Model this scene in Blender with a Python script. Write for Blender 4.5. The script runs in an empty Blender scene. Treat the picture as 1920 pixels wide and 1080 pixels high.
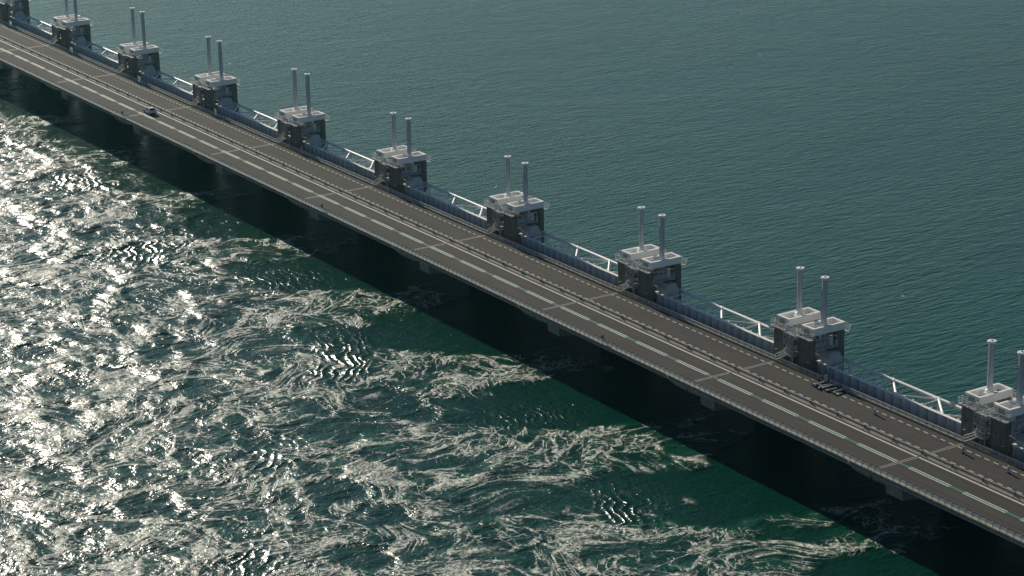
import bpy, math, random
import numpy as np
from mathutils import Matrix, Vector

S = bpy.context.scene
C = S.collection
rnd = random.Random(7)
R = math.radians

# ------------------------------------------------------------------ camera
cam = bpy.data.cameras.new('camera')
cam_o = bpy.data.objects.new('camera', cam)
C.objects.link(cam_o)
cam.lens = 82.7
cam.sensor_width = 36
cam.clip_start = 1
cam.clip_end = 30000
cam_o.matrix_world = Matrix((
    (0.5376276, -0.2490798, 0.8055531, 646.451),
    (0.8429225, 0.1824874, -0.5061424, -230.668),
    (-0.0209334, 0.9511349, 0.3080652, 144.013),
    (0, 0, 0, 1)))
S.camera = cam_o

# ------------------------------------------------------------------ sky, sun, exposure
SUN = Vector((-2.45, 0.26, 1.0)).normalized()          # towards the sun
w = bpy.data.worlds.new('World')
S.world = w
w.use_nodes = True
wn = w.node_tree.nodes
sk = wn.new('ShaderNodeTexSky')
sk.sky_type = 'NISHITA'
sk.sun_disc = False
sk.sun_elevation = math.asin(SUN.z)
sk.sun_rotation = math.atan2(SUN.x, SUN.y)
sk.altitude = 100
sk.air_density = 0.7
sk.dust_density = 0.15
sk.ozone_density = 2.2
w.node_tree.links.new(sk.outputs[0], wn['Background'].inputs[0])
wn['Background'].inputs[1].default_value = 0.05
sl = bpy.data.lights.new('sun', 'SUN')
sl.energy = 5.0
sl.angle = R(0.5)
sl.color = (1.0, 0.92, 0.78)
so = bpy.data.objects.new('sun', sl)
C.objects.link(so)
so.rotation_euler = SUN.to_track_quat('Z', 'Y').to_euler()
S.view_settings.view_transform = 'Standard'
S.view_settings.look = 'None'
S.view_settings.gamma = 1
S.view_settings.exposure = 0.12
S.cycles.max_bounces = 6
S.cycles.volume_bounces = 0
S.cycles.sample_clamp_direct = 40
S.cycles.sample_clamp_indirect = 4

WZ = 2.9          # water level
RZ = 12.0         # road level


# ------------------------------------------------------------------ helpers
def link(o, parent=None):
    C.objects.link(o)
    if parent is not None:
        o.parent = parent
    return o


def tag(o, label=None, cat=None, group=None, kind=None):
    if label: o['label'] = label
    if cat: o['category'] = cat
    if group: o['group'] = group
    if kind: o['kind'] = kind
    return o


def empty(name, loc, label, cat, group=None):
    o = bpy.data.objects.new(name, None)
    o.empty_display_size = 0.2
    o.location = loc
    link(o)
    return tag(o, label, cat, group)


def copy_tree(o, parent=None):
    c = o.copy()
    C.objects.link(c)
    c.parent = parent
    for ch in list(o.children):
        copy_tree(ch, c)
    return c


class MB:
    def __init__(s):
        s.v = []; s.f = []; s.sm = []

    def add(s, vs, fs, smooth=False):
        b = len(s.v)
        s.v += [tuple(q) for q in vs]
        s.f += [tuple(i + b for i in f) for f in fs]
        s.sm += [smooth] * len(fs)
        return s

    def box(s, x0, x1, y0, y1, z0, z1):
        vs = [(x0, y0, z0), (x1, y0, z0), (x1, y1, z0), (x0, y1, z0), (x0, y0, z1), (x1, y0, z1), (x1, y1, z1), (x0, y1, z1)]
        return s.add(vs, [(3, 2, 1, 0), (4, 5, 6, 7), (0, 1, 5, 4), (1, 2, 6, 5), (2, 3, 7, 6), (3, 0, 4, 7)])

    def tube(s, a, b, r, r2=None, n=8, smooth=True, caps=True):
        a = Vector(a); b = Vector(b)
        r2 = r if r2 is None else r2
        d = (b - a).normalized()
        u = d.cross(Vector((0, 0, 1)))
        if u.length < 1e-3: u = d.cross(Vector((0, 1, 0)))
        u.normalize(); v = d.cross(u)
        vs = []
        for c, rr in ((a, r), (b, r2)):
            for i in range(n):
                t = 2 * math.pi * i / n
                vs.append(c + (u * math.cos(t) + v * math.sin(t)) * rr)
        s.add(vs, [(i, n + i, n + (i + 1) % n, (i + 1) % n) for i in range(n)], smooth)
        if caps:
            s.v += [tuple(q) for q in vs]
            bb = len(s.v) - 2 * n
            s.f += [tuple(bb + i for i in range(n)), tuple(bb + n + i for i in reversed(range(n)))]
            s.sm += [False, False]
        return s

    def bar(s, a, b, w, h=None):
        """square bar from a to b"""
        h = h or w
        a = Vector(a); b = Vector(b)
        d = (b - a).normalized()
        u = d.cross(Vector((0, 0, 1)))
        if u.length < 1e-3: u = Vector((1, 0, 0))
        u.normalize(); v = u.cross(d)
        vs = []
        for c in (a, b):
            for p, q in ((-1, -1), (1, -1), (1, 1), (-1, 1)):
                vs.append(c + u * p * w / 2 + v * q * h / 2)
        return s.add(vs, [(0, 1, 2, 3), (7, 6, 5, 4), (0, 4, 5, 1), (1, 5, 6, 2), (2, 6, 7, 3), (3, 7, 4, 0)])

    def prism(s, prof, axis, a, b):
        """extrude a closed 2D profile along axis from a to b; prof in the two other axes (in order)"""
        n = len(prof)
        def P(p, t):
            if axis == 'x': return (t, p[0], p[1])
            if axis == 'y': return (p[0], t, p[1])
            return (p[0], p[1], t)
        vs = [P(p, a) for p in prof] + [P(p, b) for p in prof]
        return s.add(vs, [tuple(range(n)), tuple(reversed(range(n, 2 * n)))] + [(i, n + i, n + (i + 1) % n, (i + 1) % n) for i in range(n)])

    def build(s, name, mat, parent=None):
        m = bpy.data.meshes.new(name)
        m.from_pydata(s.v, [], s.f)
        m.materials.append(mat)
        if any(s.sm): m.polygons.foreach_set('use_smooth', s.sm)
        m.validate()
        import bmesh
        bm = bmesh.new(); bm.from_mesh(m)
        bmesh.ops.recalc_face_normals(bm, faces=bm.faces)
        bm.to_mesh(m); bm.free()
        o = bpy.data.objects.new(name, m)
        link(o, parent)
        return o


# ------------------------------------------------------------------ materials
def newmat(name):
    m = bpy.data.materials.new(name)
    m.use_nodes = True
    nt = m.node_tree
    b = nt.nodes['Principled BSDF']
    return m, nt, b


def simple(name, col, rough=0.6, metal=0.0, var=0.12, scale=1.5, stretch=(1, 1, 1), dirt=None, dirt_amt=0.5):
    """paint or concrete with mottling and streaks in object space"""
    m, nt, b = newmat(name)
    L = nt.links
    tc = nt.nodes.new('ShaderNodeNewGeometry')      # world position: every copy weathers differently
    mp = nt.nodes.new('ShaderNodeMapping')
    mp.inputs['Scale'].default_value = stretch
    L.new(tc.outputs['Position'], mp.inputs[0])
    n1 = nt.nodes.new('ShaderNodeTexNoise')
    n1.inputs['Scale'].default_value = scale
    n1.inputs['Detail'].default_value = 6
    n1.inputs['Roughness'].default_value = 0.65
    L.new(mp.outputs[0], n1.inputs['Vector'])
    cr = nt.nodes.new('ShaderNodeValToRGB')
    cr.color_ramp.elements[0].position = 0.3
    cr.color_ramp.elements[1].position = 0.7
    lo = [c * (1 - var) for c in col]; hi = [min(1, c * (1 + var)) for c in col]
    cr.color_ramp.elements[0].color = (*lo, 1)
    cr.color_ramp.elements[1].color = (*hi, 1)
    L.new(n1.outputs[0], cr.inputs[0])
    out = cr.outputs[0]
    if dirt:
        n2 = nt.nodes.new('ShaderNodeTexNoise')
        n2.inputs['Scale'].default_value = scale * 0.6
        n2.inputs['Detail'].default_value = 8
        n2.inputs['Roughness'].default_value = 0.75
        L.new(mp.outputs[0], n2.inputs['Vector'])
        r2 = nt.nodes.new('ShaderNodeMapRange')
        r2.inputs[1].default_value = 0.5; r2.inputs[2].default_value = 0.72
        r2.inputs[4].default_value = dirt_amt
        L.new(n2.outputs[0], r2.inputs[0])
        mx = nt.nodes.new('ShaderNodeMix'); mx.data_type = 'RGBA'
        L.new(r2.outputs[0], mx.inputs['Factor'])
        L.new(out, mx.inputs[6]); mx.inputs[7].default_value = (*dirt, 1)
        out = mx.outputs[2]
    L.new(out, b.inputs['Base Color'])
    b.inputs['Roughness'].default_value = rough
    b.inputs['Metallic'].default_value = metal
    return m


M = {}
M['steel'] = simple('white_painted_steel', (0.88, 0.87, 0.83), 0.45, var=0.04, scale=0.9, dirt=(0.40, 0.36, 0.30), dirt_amt=0.14)
M['steel_gate'] = simple('pale_gate_steel', (0.42, 0.45, 0.47), 0.5, var=0.10, scale=0.8, stretch=(1, 1, 0.25), dirt=(0.27, 0.26, 0.22), dirt_amt=0.5)
M['cylinder'] = simple('grey_blue_cylinder_paint', (0.42, 0.46, 0.50), 0.45, var=0.07, scale=0.9, stretch=(1, 1, 0.3), dirt=(0.25, 0.24, 0.22), dirt_amt=0.3)
M['galv'] = simple('galvanised_steel', (0.36, 0.37, 0.37), 0.5, metal=0.1, var=0.12, scale=2)
M['railwhite'] = simple('pale_railing_paint', (0.66, 0.67, 0.64), 0.5, var=0.08, scale=2)
M['concrete_dark'] = simple('stained_concrete', (0.19, 0.17, 0.14), 0.9, var=0.22, scale=1.6, stretch=(1, 1, 0.12), dirt=(0.09, 0.08, 0.065), dirt_amt=0.75)
M['concrete'] = simple('pale_concrete', (0.21, 0.22, 0.20), 0.9, var=0.2, scale=0.9, dirt=(0.13, 0.13, 0.11), dirt_amt=0.6)
M['kerb'] = simple('lichen_kerb_concrete', (0.42, 0.35, 0.24), 0.9, var=0.25, scale=1.2, stretch=(0.6, 1, 1), dirt=(0.16, 0.11, 0.06), dirt_amt=0.8)
M['barrier'] = simple('barrier_concrete', (0.36, 0.34, 0.28), 0.85, var=0.12, scale=1.0, stretch=(0.6, 1, 1), dirt=(0.15, 0.14, 0.12), dirt_amt=0.6)
M['nose'] = simple('weathered_support_concrete', (0.25, 0.26, 0.235), 0.9, var=0.15, scale=0.9, stretch=(1, 1, 0.4), dirt=(0.17, 0.18, 0.15), dirt_amt=0.6)
M['wet_shade'] = simple('wet_algae_shaded_concrete', (0.045, 0.05, 0.042), 0.6, var=0.3, scale=0.8, stretch=(1, 1, 0.3))  # wet concrete, with the shade under the deck put into its dark tone
M['dark'] = simple('dark_recess', (0.025, 0.028, 0.03), 0.9, var=0.3)
M['white'] = simple('road_paint_white', (0.68, 0.66, 0.61), 0.7, var=0.15, scale=3, dirt=(0.3, 0.29, 0.27), dirt_amt=0.5)
M['green'] = simple('road_paint_green', (0.015, 0.19, 0.11), 0.7, var=0.2, scale=3, dirt=(0.07, 0.09, 0.08), dirt_amt=0.6)
M['joint'] = simple('joint_steel', (0.36, 0.34, 0.31), 0.6, var=0.2, scale=2)
M['sign'] = simple('sign_green', (0.01, 0.07, 0.06), 0.5)
M['lamp'] = simple('lamp_housing', (0.6, 0.42, 0.28), 0.5)
M['carwhite'] = simple('car_white_paint', (0.78, 0.78, 0.77), 0.25, var=0.02)
M['glass'] = simple('dark_glass', (0.015, 0.02, 0.025), 0.08, var=0.05)
M['rubber'] = simple('black_rubber', (0.02, 0.02, 0.02), 0.8)
M['red'] = simple('red_lens', (0.35, 0.02, 0.03), 0.3)
M['blue'] = simple('blue_plastic', (0.02, 0.05, 0.30), 0.5)
M['orange'] = simple('orange_lamp', (0.9, 0.25, 0.02), 0.4)
M['machine'] = simple('machine_grey', (0.09, 0.12, 0.14), 0.5, var=0.2)
M['feather'] = simple('white_feather', (0.75, 0.75, 0.75), 0.8)
M['greyfeather'] = simple('grey_feather', (0.30, 0.31, 0.33), 0.8)
M['blueboard'] = simple('blue_grey_panel', (0.10, 0.17, 0.22), 0.5)


def add_seam_shade(m, x0, w_):
    """panel shading painted into the colour: dark seams, tone falling across each panel"""
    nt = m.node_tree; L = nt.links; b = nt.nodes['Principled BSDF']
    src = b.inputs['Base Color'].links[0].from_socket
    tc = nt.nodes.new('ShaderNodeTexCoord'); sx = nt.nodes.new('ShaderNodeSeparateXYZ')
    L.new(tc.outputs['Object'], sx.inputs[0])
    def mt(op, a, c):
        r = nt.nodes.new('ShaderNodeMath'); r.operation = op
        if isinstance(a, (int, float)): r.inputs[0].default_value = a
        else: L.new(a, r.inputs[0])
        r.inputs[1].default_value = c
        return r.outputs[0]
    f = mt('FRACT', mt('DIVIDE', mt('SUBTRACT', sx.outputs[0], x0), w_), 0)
    rp = nt.nodes.new('ShaderNodeValToRGB')  # shade of the curved panels as a painted ramp
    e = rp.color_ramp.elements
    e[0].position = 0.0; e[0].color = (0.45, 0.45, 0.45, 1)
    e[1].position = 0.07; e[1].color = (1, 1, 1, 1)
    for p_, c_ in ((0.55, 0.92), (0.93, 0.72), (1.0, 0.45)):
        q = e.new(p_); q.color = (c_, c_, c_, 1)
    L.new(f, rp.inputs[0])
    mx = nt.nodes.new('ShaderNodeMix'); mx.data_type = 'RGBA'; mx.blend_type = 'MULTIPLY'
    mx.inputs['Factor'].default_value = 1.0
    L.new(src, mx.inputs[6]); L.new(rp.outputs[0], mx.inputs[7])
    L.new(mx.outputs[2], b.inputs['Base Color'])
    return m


M['skin'] = add_seam_shade(simple('gate_skin_steel', (0.66, 0.68, 0.67), 0.5, var=0.08, scale=0.8, stretch=(1, 1, 0.25), dirt=(0.27, 0.26, 0.22), dirt_amt=0.5), 6.55, (45.2 - 6.55) / 19)


def asphalt():
    m, nt, b = newmat('asphalt')
    L = nt.links
    tc = nt.nodes.new('ShaderNodeTexCoord')
    def noise(scale, det, st, rough=0.6):
        mp = nt.nodes.new('ShaderNodeMapping'); mp.inputs['Scale'].default_value = st
        L.new(tc.outputs['Object'], mp.inputs[0])
        n = nt.nodes.new('ShaderNodeTexNoise'); n.inputs['Scale'].default_value = scale
        n.inputs['Detail'].default_value = det; n.inputs['Roughness'].default_value = rough
        L.new(mp.outputs[0], n.inputs['Vector'])
        return n.outputs[0]
    a = noise(0.8, 8, (0.06, 1.3, 1), 0.7)      # long wheel streaks
    c = noise(0.25, 6, (0.35, 1, 1), 0.6)         # broad patches
    g = noise(5, 4, (1, 1, 1), 0.8)              # grain
    def mr(x, lo, hi, a0, a1):
        r = nt.nodes.new('ShaderNodeMapRange')
        r.inputs[1].default_value = lo; r.inputs[2].default_value = hi
        r.inputs[3].default_value = a0; r.inputs[4].default_value = a1
        L.new(x, r.inputs[0]); return r.outputs[0]
    def mul(x, y):
        r = nt.nodes.new('ShaderNodeMath'); r.operation = 'MULTIPLY'
        L.new(x, r.inputs[0]); L.new(y, r.inputs[1]); return r.outputs[0]
    f = mul(mul(mr(a, 0.3, 0.7, 0.86, 1.14), mr(c, 0.3, 0.7, 0.88, 1.12)), mr(g, 0.3, 0.7, 0.92, 1.08))
    sx = nt.nodes.new('ShaderNodeSeparateXYZ'); L.new(tc.outputs['Object'], sx.inputs[0])
    def m1(op, x, c):
        r = nt.nodes.new('ShaderNodeMath'); r.operation = op; L.new(x, r.inputs[0])
        if isinstance(c, (int, float)): r.inputs[1].default_value = c
        else: L.new(c, r.inputs[1])
        return r.outputs[0]
    sp = nt.nodes.new('ShaderNodeTexWhiteNoise'); sp.noise_dimensions = '1D'
    L.new(m1('FLOOR', m1('DIVIDE', sx.outputs[0], 45.0), 0), sp.inputs['W'])
    f = mul(f, mr(sp.outputs['Value'], 0, 1, 0.93, 1.07))
    wt = m1('ABSOLUTE', m1('SINE', m1('MULTIPLY', m1('ADD', sx.outputs[1], 0.35), math.pi / 1.85), 0), 0)
    f = mul(f, mr(m1('MULTIPLY', wt, a), 0.0, 0.55, 0.90, 1.06))
    pd = m1('MAXIMUM', m1('ABSOLUTE', m1('SUBTRACT', sx.outputs[0], 323.6), 0), m1('MULTIPLY', m1('ABSOLUTE', m1('ADD', sx.outputs[1], 2.6), 0), 3.0))
    f = mul(f, mr(m1('ADD', pd, m1('MULTIPLY', c, 1.5)), 3.0, 3.3, 1.12, 1.0))
    # round tyre/oil stain
    geo = nt.nodes.new('ShaderNodeVectorMath'); geo.operation = 'DISTANCE'
    L.new(tc.outputs['Object'], geo.inputs[0]); geo.inputs[1].default_value = (155.4, -2.4, RZ)
    f = mul(f, mr(geo.outputs['Value'], 0.3, 1.6, 0.62, 1.0))
    vm = nt.nodes.new('ShaderNodeVectorMath'); vm.operation = 'SCALE'
    vm.inputs[0].default_value = (0.053, 0.051, 0.047)
    L.new(f, vm.inputs['Scale'])
    L.new(vm.outputs[0], b.inputs['Base Color'])
    b.inputs['Roughness'].default_value = 0.95
    b.inputs['Specular IOR Level'].default_value = 0.2
    bp = nt.nodes.new('ShaderNodeBump'); bp.inputs['Strength'].default_value = 0.3; bp.inputs['Distance'].default_value = 0.05
    L.new(g, bp.inputs['Height']); L.new(bp.outputs[0], b.inputs['Normal'])
    return m


M['asphalt'] = asphalt()


# ------------------------------------------------------------------ numpy noise
def perlin(x, y, seed):
    g = np.random.RandomState(seed)
    N = 256
    perm = g.permutation(N)
    ang = g.rand(N) * 2 * np.pi
    gx, gy = np.cos(ang), np.sin(ang)
    xi = np.floor(x).astype(int); yi = np.floor(y).astype(int)
    xf = x - xi; yf = y - yi
    def h(i, j): return perm[(perm[i % N] + j) % N]
    def d(i, j, fx, fy):
        k = h(i, j); return gx[k] * fx + gy[k] * fy
    u = xf * xf * xf * (xf * (xf * 6 - 15) + 10); v = yf * yf * yf * (yf * (yf * 6 - 15) + 10)
    a = d(xi, yi, xf, yf); b = d(xi + 1, yi, xf - 1, yf)
    c = d(xi, yi + 1, xf, yf - 1); e = d(xi + 1, yi + 1, xf - 1, yf - 1)
    return ((a + (b - a) * u) * (1 - v) + (c + (e - c) * u) * v) * 1.5


def fbm(x, y, seed, octv=4, gain=0.5):
    r = 0; a = 1
    for i in range(octv):
        r = r + a * perlin(x * 2 ** i, y * 2 ** i, seed + i); a *= gain
    return r


def sstep(a, b, x):
    t = np.clip((x - a) / (b - a), 0, 1)
    return t * t * (3 - 2 * t)


# ------------------------------------------------------------------ water
def build_water():
    fx = np.arange(-60, 452, 0.62)
    def out(s, n, d0, r):
        v = []; d = d0
        for i in range(n):
            s = s + d; v.append(s); d *= r
        return np.array(v)
    xs = np.concatenate([out(-60, 34, -2, 1.22)[::-1], fx, out(fx[-1], 36, 1, 1.25)])
    fy = np.arange(-150, 6, 0.62)
    ys = np.concatenate([out(-150, 32, -2, 1.25)[::-1], fy, out(fy[-1], 44, 1, 1.2)])
    X, Y = np.meshgrid(xs, ys)
    # --- flow-warped coordinates: eddies turn the foam pattern
    U, V = X.copy(), Y.copy()
    wx = fbm(X / 34, Y / 34, 11, 3); wy = fbm(X / 34, Y / 34, 21, 3)
    near = sstep(-6, -30, Y)
    U = U + 7 * wx * near; V = V + 7 * wy * near
    ed = [(345, -58, 13, 1.6), (291, -60, 10, -1.5), (268, -78, 13, 1.5), (318, -88, 14, -1.5), (368, -80, 10, 1.4), (396, -62, 9, -1.4),
          (240, -52, 10, 2.2), (215, -76, 15, -2.4), (180, -50, 11, 2.4), (318, -33, 6, 2.0), (364, -33, 6, -2.0), (405, -34, 6, 2.0), (272, -33, 6, -2.0),
          (372, -50, 7, 2.4), (150, -80, 14, 2.2), (300, -108, 15, 2.4), (350, -112, 13, -2.2), (130, -45, 10, -2.0), (255, -104, 14, -2.4)]
    g = random.Random(5)
    for i in range(60):
        ed.append((g.uniform(40, 440), g.uniform(-130, -34), g.uniform(2.5, 7.5), g.choice((-1, 1)) * g.uniform(0.5, 1.1)))
    for (cx, cy, r, a) in ed:
        dx, dy = U - cx, V - cy
        t = max(-1.15, min(1.15, a)) * np.exp(-(dx * dx + dy * dy) / (r * r))
        U, V = cx + dx * np.cos(t) - dy * np.sin(t), cy + dx * np.sin(t) + dy * np.cos(t)
    # --- foam density: a wake behind every pier, widening and drifting downstream
    D = np.zeros_like(X)
    wob = fbm(X / 14, Y / 14, 31, 3)
    for k in range(-1, 12):
        s = np.clip(-20 - Y, 0, 400)
        xc = 45 * k + 1.5 - 0.42 * s + 5 * wob
        hw = 7.5 + 0.30 * s
        e = (X - xc) / hw
        prof = sstep(1.12, 0.72, np.abs(e))
        edge = np.exp(-((np.abs(e) - 0.85) / 0.22) ** 2)
        st = sstep(-3, -17, Y) * 0.95
        D = np.maximum(D, st * (0.66 * prof + 0.40 * edge * np.exp(-s / 30.)))
    far_f = sstep(-44, -78, Y + 9 * wob)
    patch = fbm(X / 22, Y / 16, 41, 4)
    D = np.maximum(D, far_f * (0.50 + 0.30 * patch))
    left = sstep(230, 120, X + 0.8 * (Y + 20) + 8 * wob) * sstep(-14, -34, Y)
    D = np.maximum(D, left * (0.48 + 0.3 * patch))
    D = np.maximum(D, (0.40 + 0.22 * patch) * sstep(-32, -48, Y + 6 * wob))
    # rings and streaks that stand out
    def ring(cx, cy, rx, ry, wdt, a0, a1, amp, rot=0.0):
        c, s_ = math.cos(rot), math.sin(rot)
        dx, dy = X - cx, Y - cy
        px = (dx * c + dy * s_) / rx; py = (-dx * s_ + dy * c) / ry
        rr = np.hypot(px, py) + 0.06 * wob; th = np.degrees(np.arctan2(py, px)) % 360
        m = np.where(a0 < a1, (th > a0) & (th < a1), (th > a0) | (th < a1))
        return amp * m * np.exp(-((rr - 1) / wdt) ** 2)
    D = D + ring(343, -57, 13, 11, 0.10, 200, 70, 0.85)
    D = D + ring(343, -57, 13, 11, 0.10, 70, 200, 0.2)
    D = D + ring(290, -59, 11, 9, 0.16, 0, 360, 0.3)
    D = D + ring(345, -73, 20, 6, 0.3, 20, 150, 0.25)
    D = D * (0.82 + 0.5 * fbm(X / 9, Y / 9, 51, 3))
    # smooth boils inside the turbulent part
    for i in range(26):
        cx, cy, r = g.uniform(60, 430), g.uniform(-125, -40), g.uniform(3, 8)
        q = np.hypot((X - cx), (Y - cy) * 1.2) / r + 0.25 * wob
        D = D * (1 - 0.7 * sstep(1.0, 0.6, q)) + 0.25 * np.exp(-((q - 1.0) / 0.12) ** 2)
    D = np.clip(D * 0.9, 0, 1.3)
    D = np.where(Y > -1, 0, D)
    # --- roughness of the surface (turbulence)
    T = np.clip(0.12 * sstep(0, -30, Y) + 0.22 * np.minimum(D, 1) + 0.14 * sstep(-40, -85, Y + 8 * wob), 0, 1.2)
    left_t = sstep(260, 120, X + 0.8 * (Y + 20) + 10 * wob) * sstep(-16, -30, Y)
    T = np.maximum(T, left_t * 0.42)
    T = T + 0.28 * sstep(-0.15, 0.5, fbm(X / 16, Y / 12, 91, 3)) * sstep(330, 200, X + 0.9 * (Y + 40)) * sstep(-20, -40, Y)
    T = np.where(Y > 1, 0, T)
    # --- real relief
    fine = ((X > -62) & (X < 453) & (Y > -152) & (Y < 4)).astype(float)
    Z = WZ + fine * (0.10 * fbm(X / 6, Y / 6, 61, 3) * (0.3 + T) + T * 0.16 * fbm(U / 3.4, V / 3.4, 71, 3) + T * 0.06 * fbm(U / 1.5, V / 1.5, 81, 1))
    # standing wave trains: phase and strength are handed to the shader
    PH = np.zeros_like(X); EN = np.zeros_like(X)
    for (cx, cy, rx, ry, ang, lam, amp, bend) in ((294, -46, 5.5, 13, 58, 1.7, 1.0, 0.012), (379, -43, 5, 9, 62, 1.6, 0.8, 0.010), (212, -47, 9, 12, 60, 1.8, 0.9, 0.008),
                                                  (247, -33, 8, 7, 75, 1.6, 0.6, 0.01), (152, -36, 9, 8, 65, 1.8, 0.7, 0.01), (330, -80, 7, 9, 50, 1.8, 0.6, 0.012),
                                                  (362, -97, 8, 9, 48, 2.0, 0.7, 0.012), (404, -50, 5, 8, 62, 1.5, 0.5, 0.01), (338, -34, 9, 6, 80, 1.4, 0.4, 0.01)):
        c, s_ = math.cos(R(ang)), math.sin(R(ang))
        dx, dy = X - cx, Y - cy
        a = dx * c + dy * s_; b = -dx * s_ + dy * c
        env = amp * np.exp(-(a / rx) ** 2 - (b / ry) ** 2) * (1 + 0.5 * wob)
        ph = 2 * math.pi * (a + bend * b * b + 1.5 * fbm(X / 5, Y / 5, 101, 2)) / lam
        PH = np.where(env > EN, ph, PH); EN = np.maximum(EN, env)
    EN = np.clip(EN, 0, 1)
    D = D * (1 - 0.65 * sstep(0.3, 0.8, EN))
    ny, nx = X.shape
    co = np.empty((ny * nx, 3), np.float32)
    co[:, 0] = X.ravel(); co[:, 1] = Y.ravel(); co[:, 2] = Z.ravel()
    idx = np.arange(ny * nx, dtype=np.int32).reshape(ny, nx)
    q = np.stack([idx[:-1, :-1], idx[:-1, 1:], idx[1:, 1:], idx[1:, :-1]], -1).reshape(-1, 4)
    me = bpy.data.meshes.new('water')
    me.vertices.add(len(co)); me.vertices.foreach_set('co', co.ravel())
    me.loops.add(q.size); me.loops.foreach_set('vertex_index', q.ravel().astype(np.int32))
    me.polygons.add(len(q)); me.polygons.foreach_set('loop_start', np.arange(0, q.size, 4, dtype=np.int32))
    me.polygons.foreach_set('loop_total', np.full(len(q), 4, np.int32))
    me.polygons.foreach_set('use_smooth', np.ones(len(q), bool))
    me.update()
    fl = me.attributes.new('flow', 'FLOAT_VECTOR', 'POINT')
    F = np.zeros((ny * nx, 3), np.float32); F[:, 0] = U.ravel(); F[:, 1] = V.ravel()
    fl.data.foreach_set('vector', F.ravel())
    a = me.attributes.new('foam', 'FLOAT', 'POINT'); a.data.foreach_set('value', D.ravel().astype(np.float32))
    a = me.attributes.new('turb', 'FLOAT', 'POINT'); a.data.foreach_set('value', T.ravel().astype(np.float32))
    for n_, arr in (('phase', PH), ('train', EN)):
        a = me.attributes.new(n_, 'FLOAT', 'POINT'); a.data.foreach_set('value', arr.ravel().astype(np.float32))
    me.materials.append(water_mat())
    o = bpy.data.objects.new('water', me)
    link(o); tag(o, kind='structure')
    return o


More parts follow.
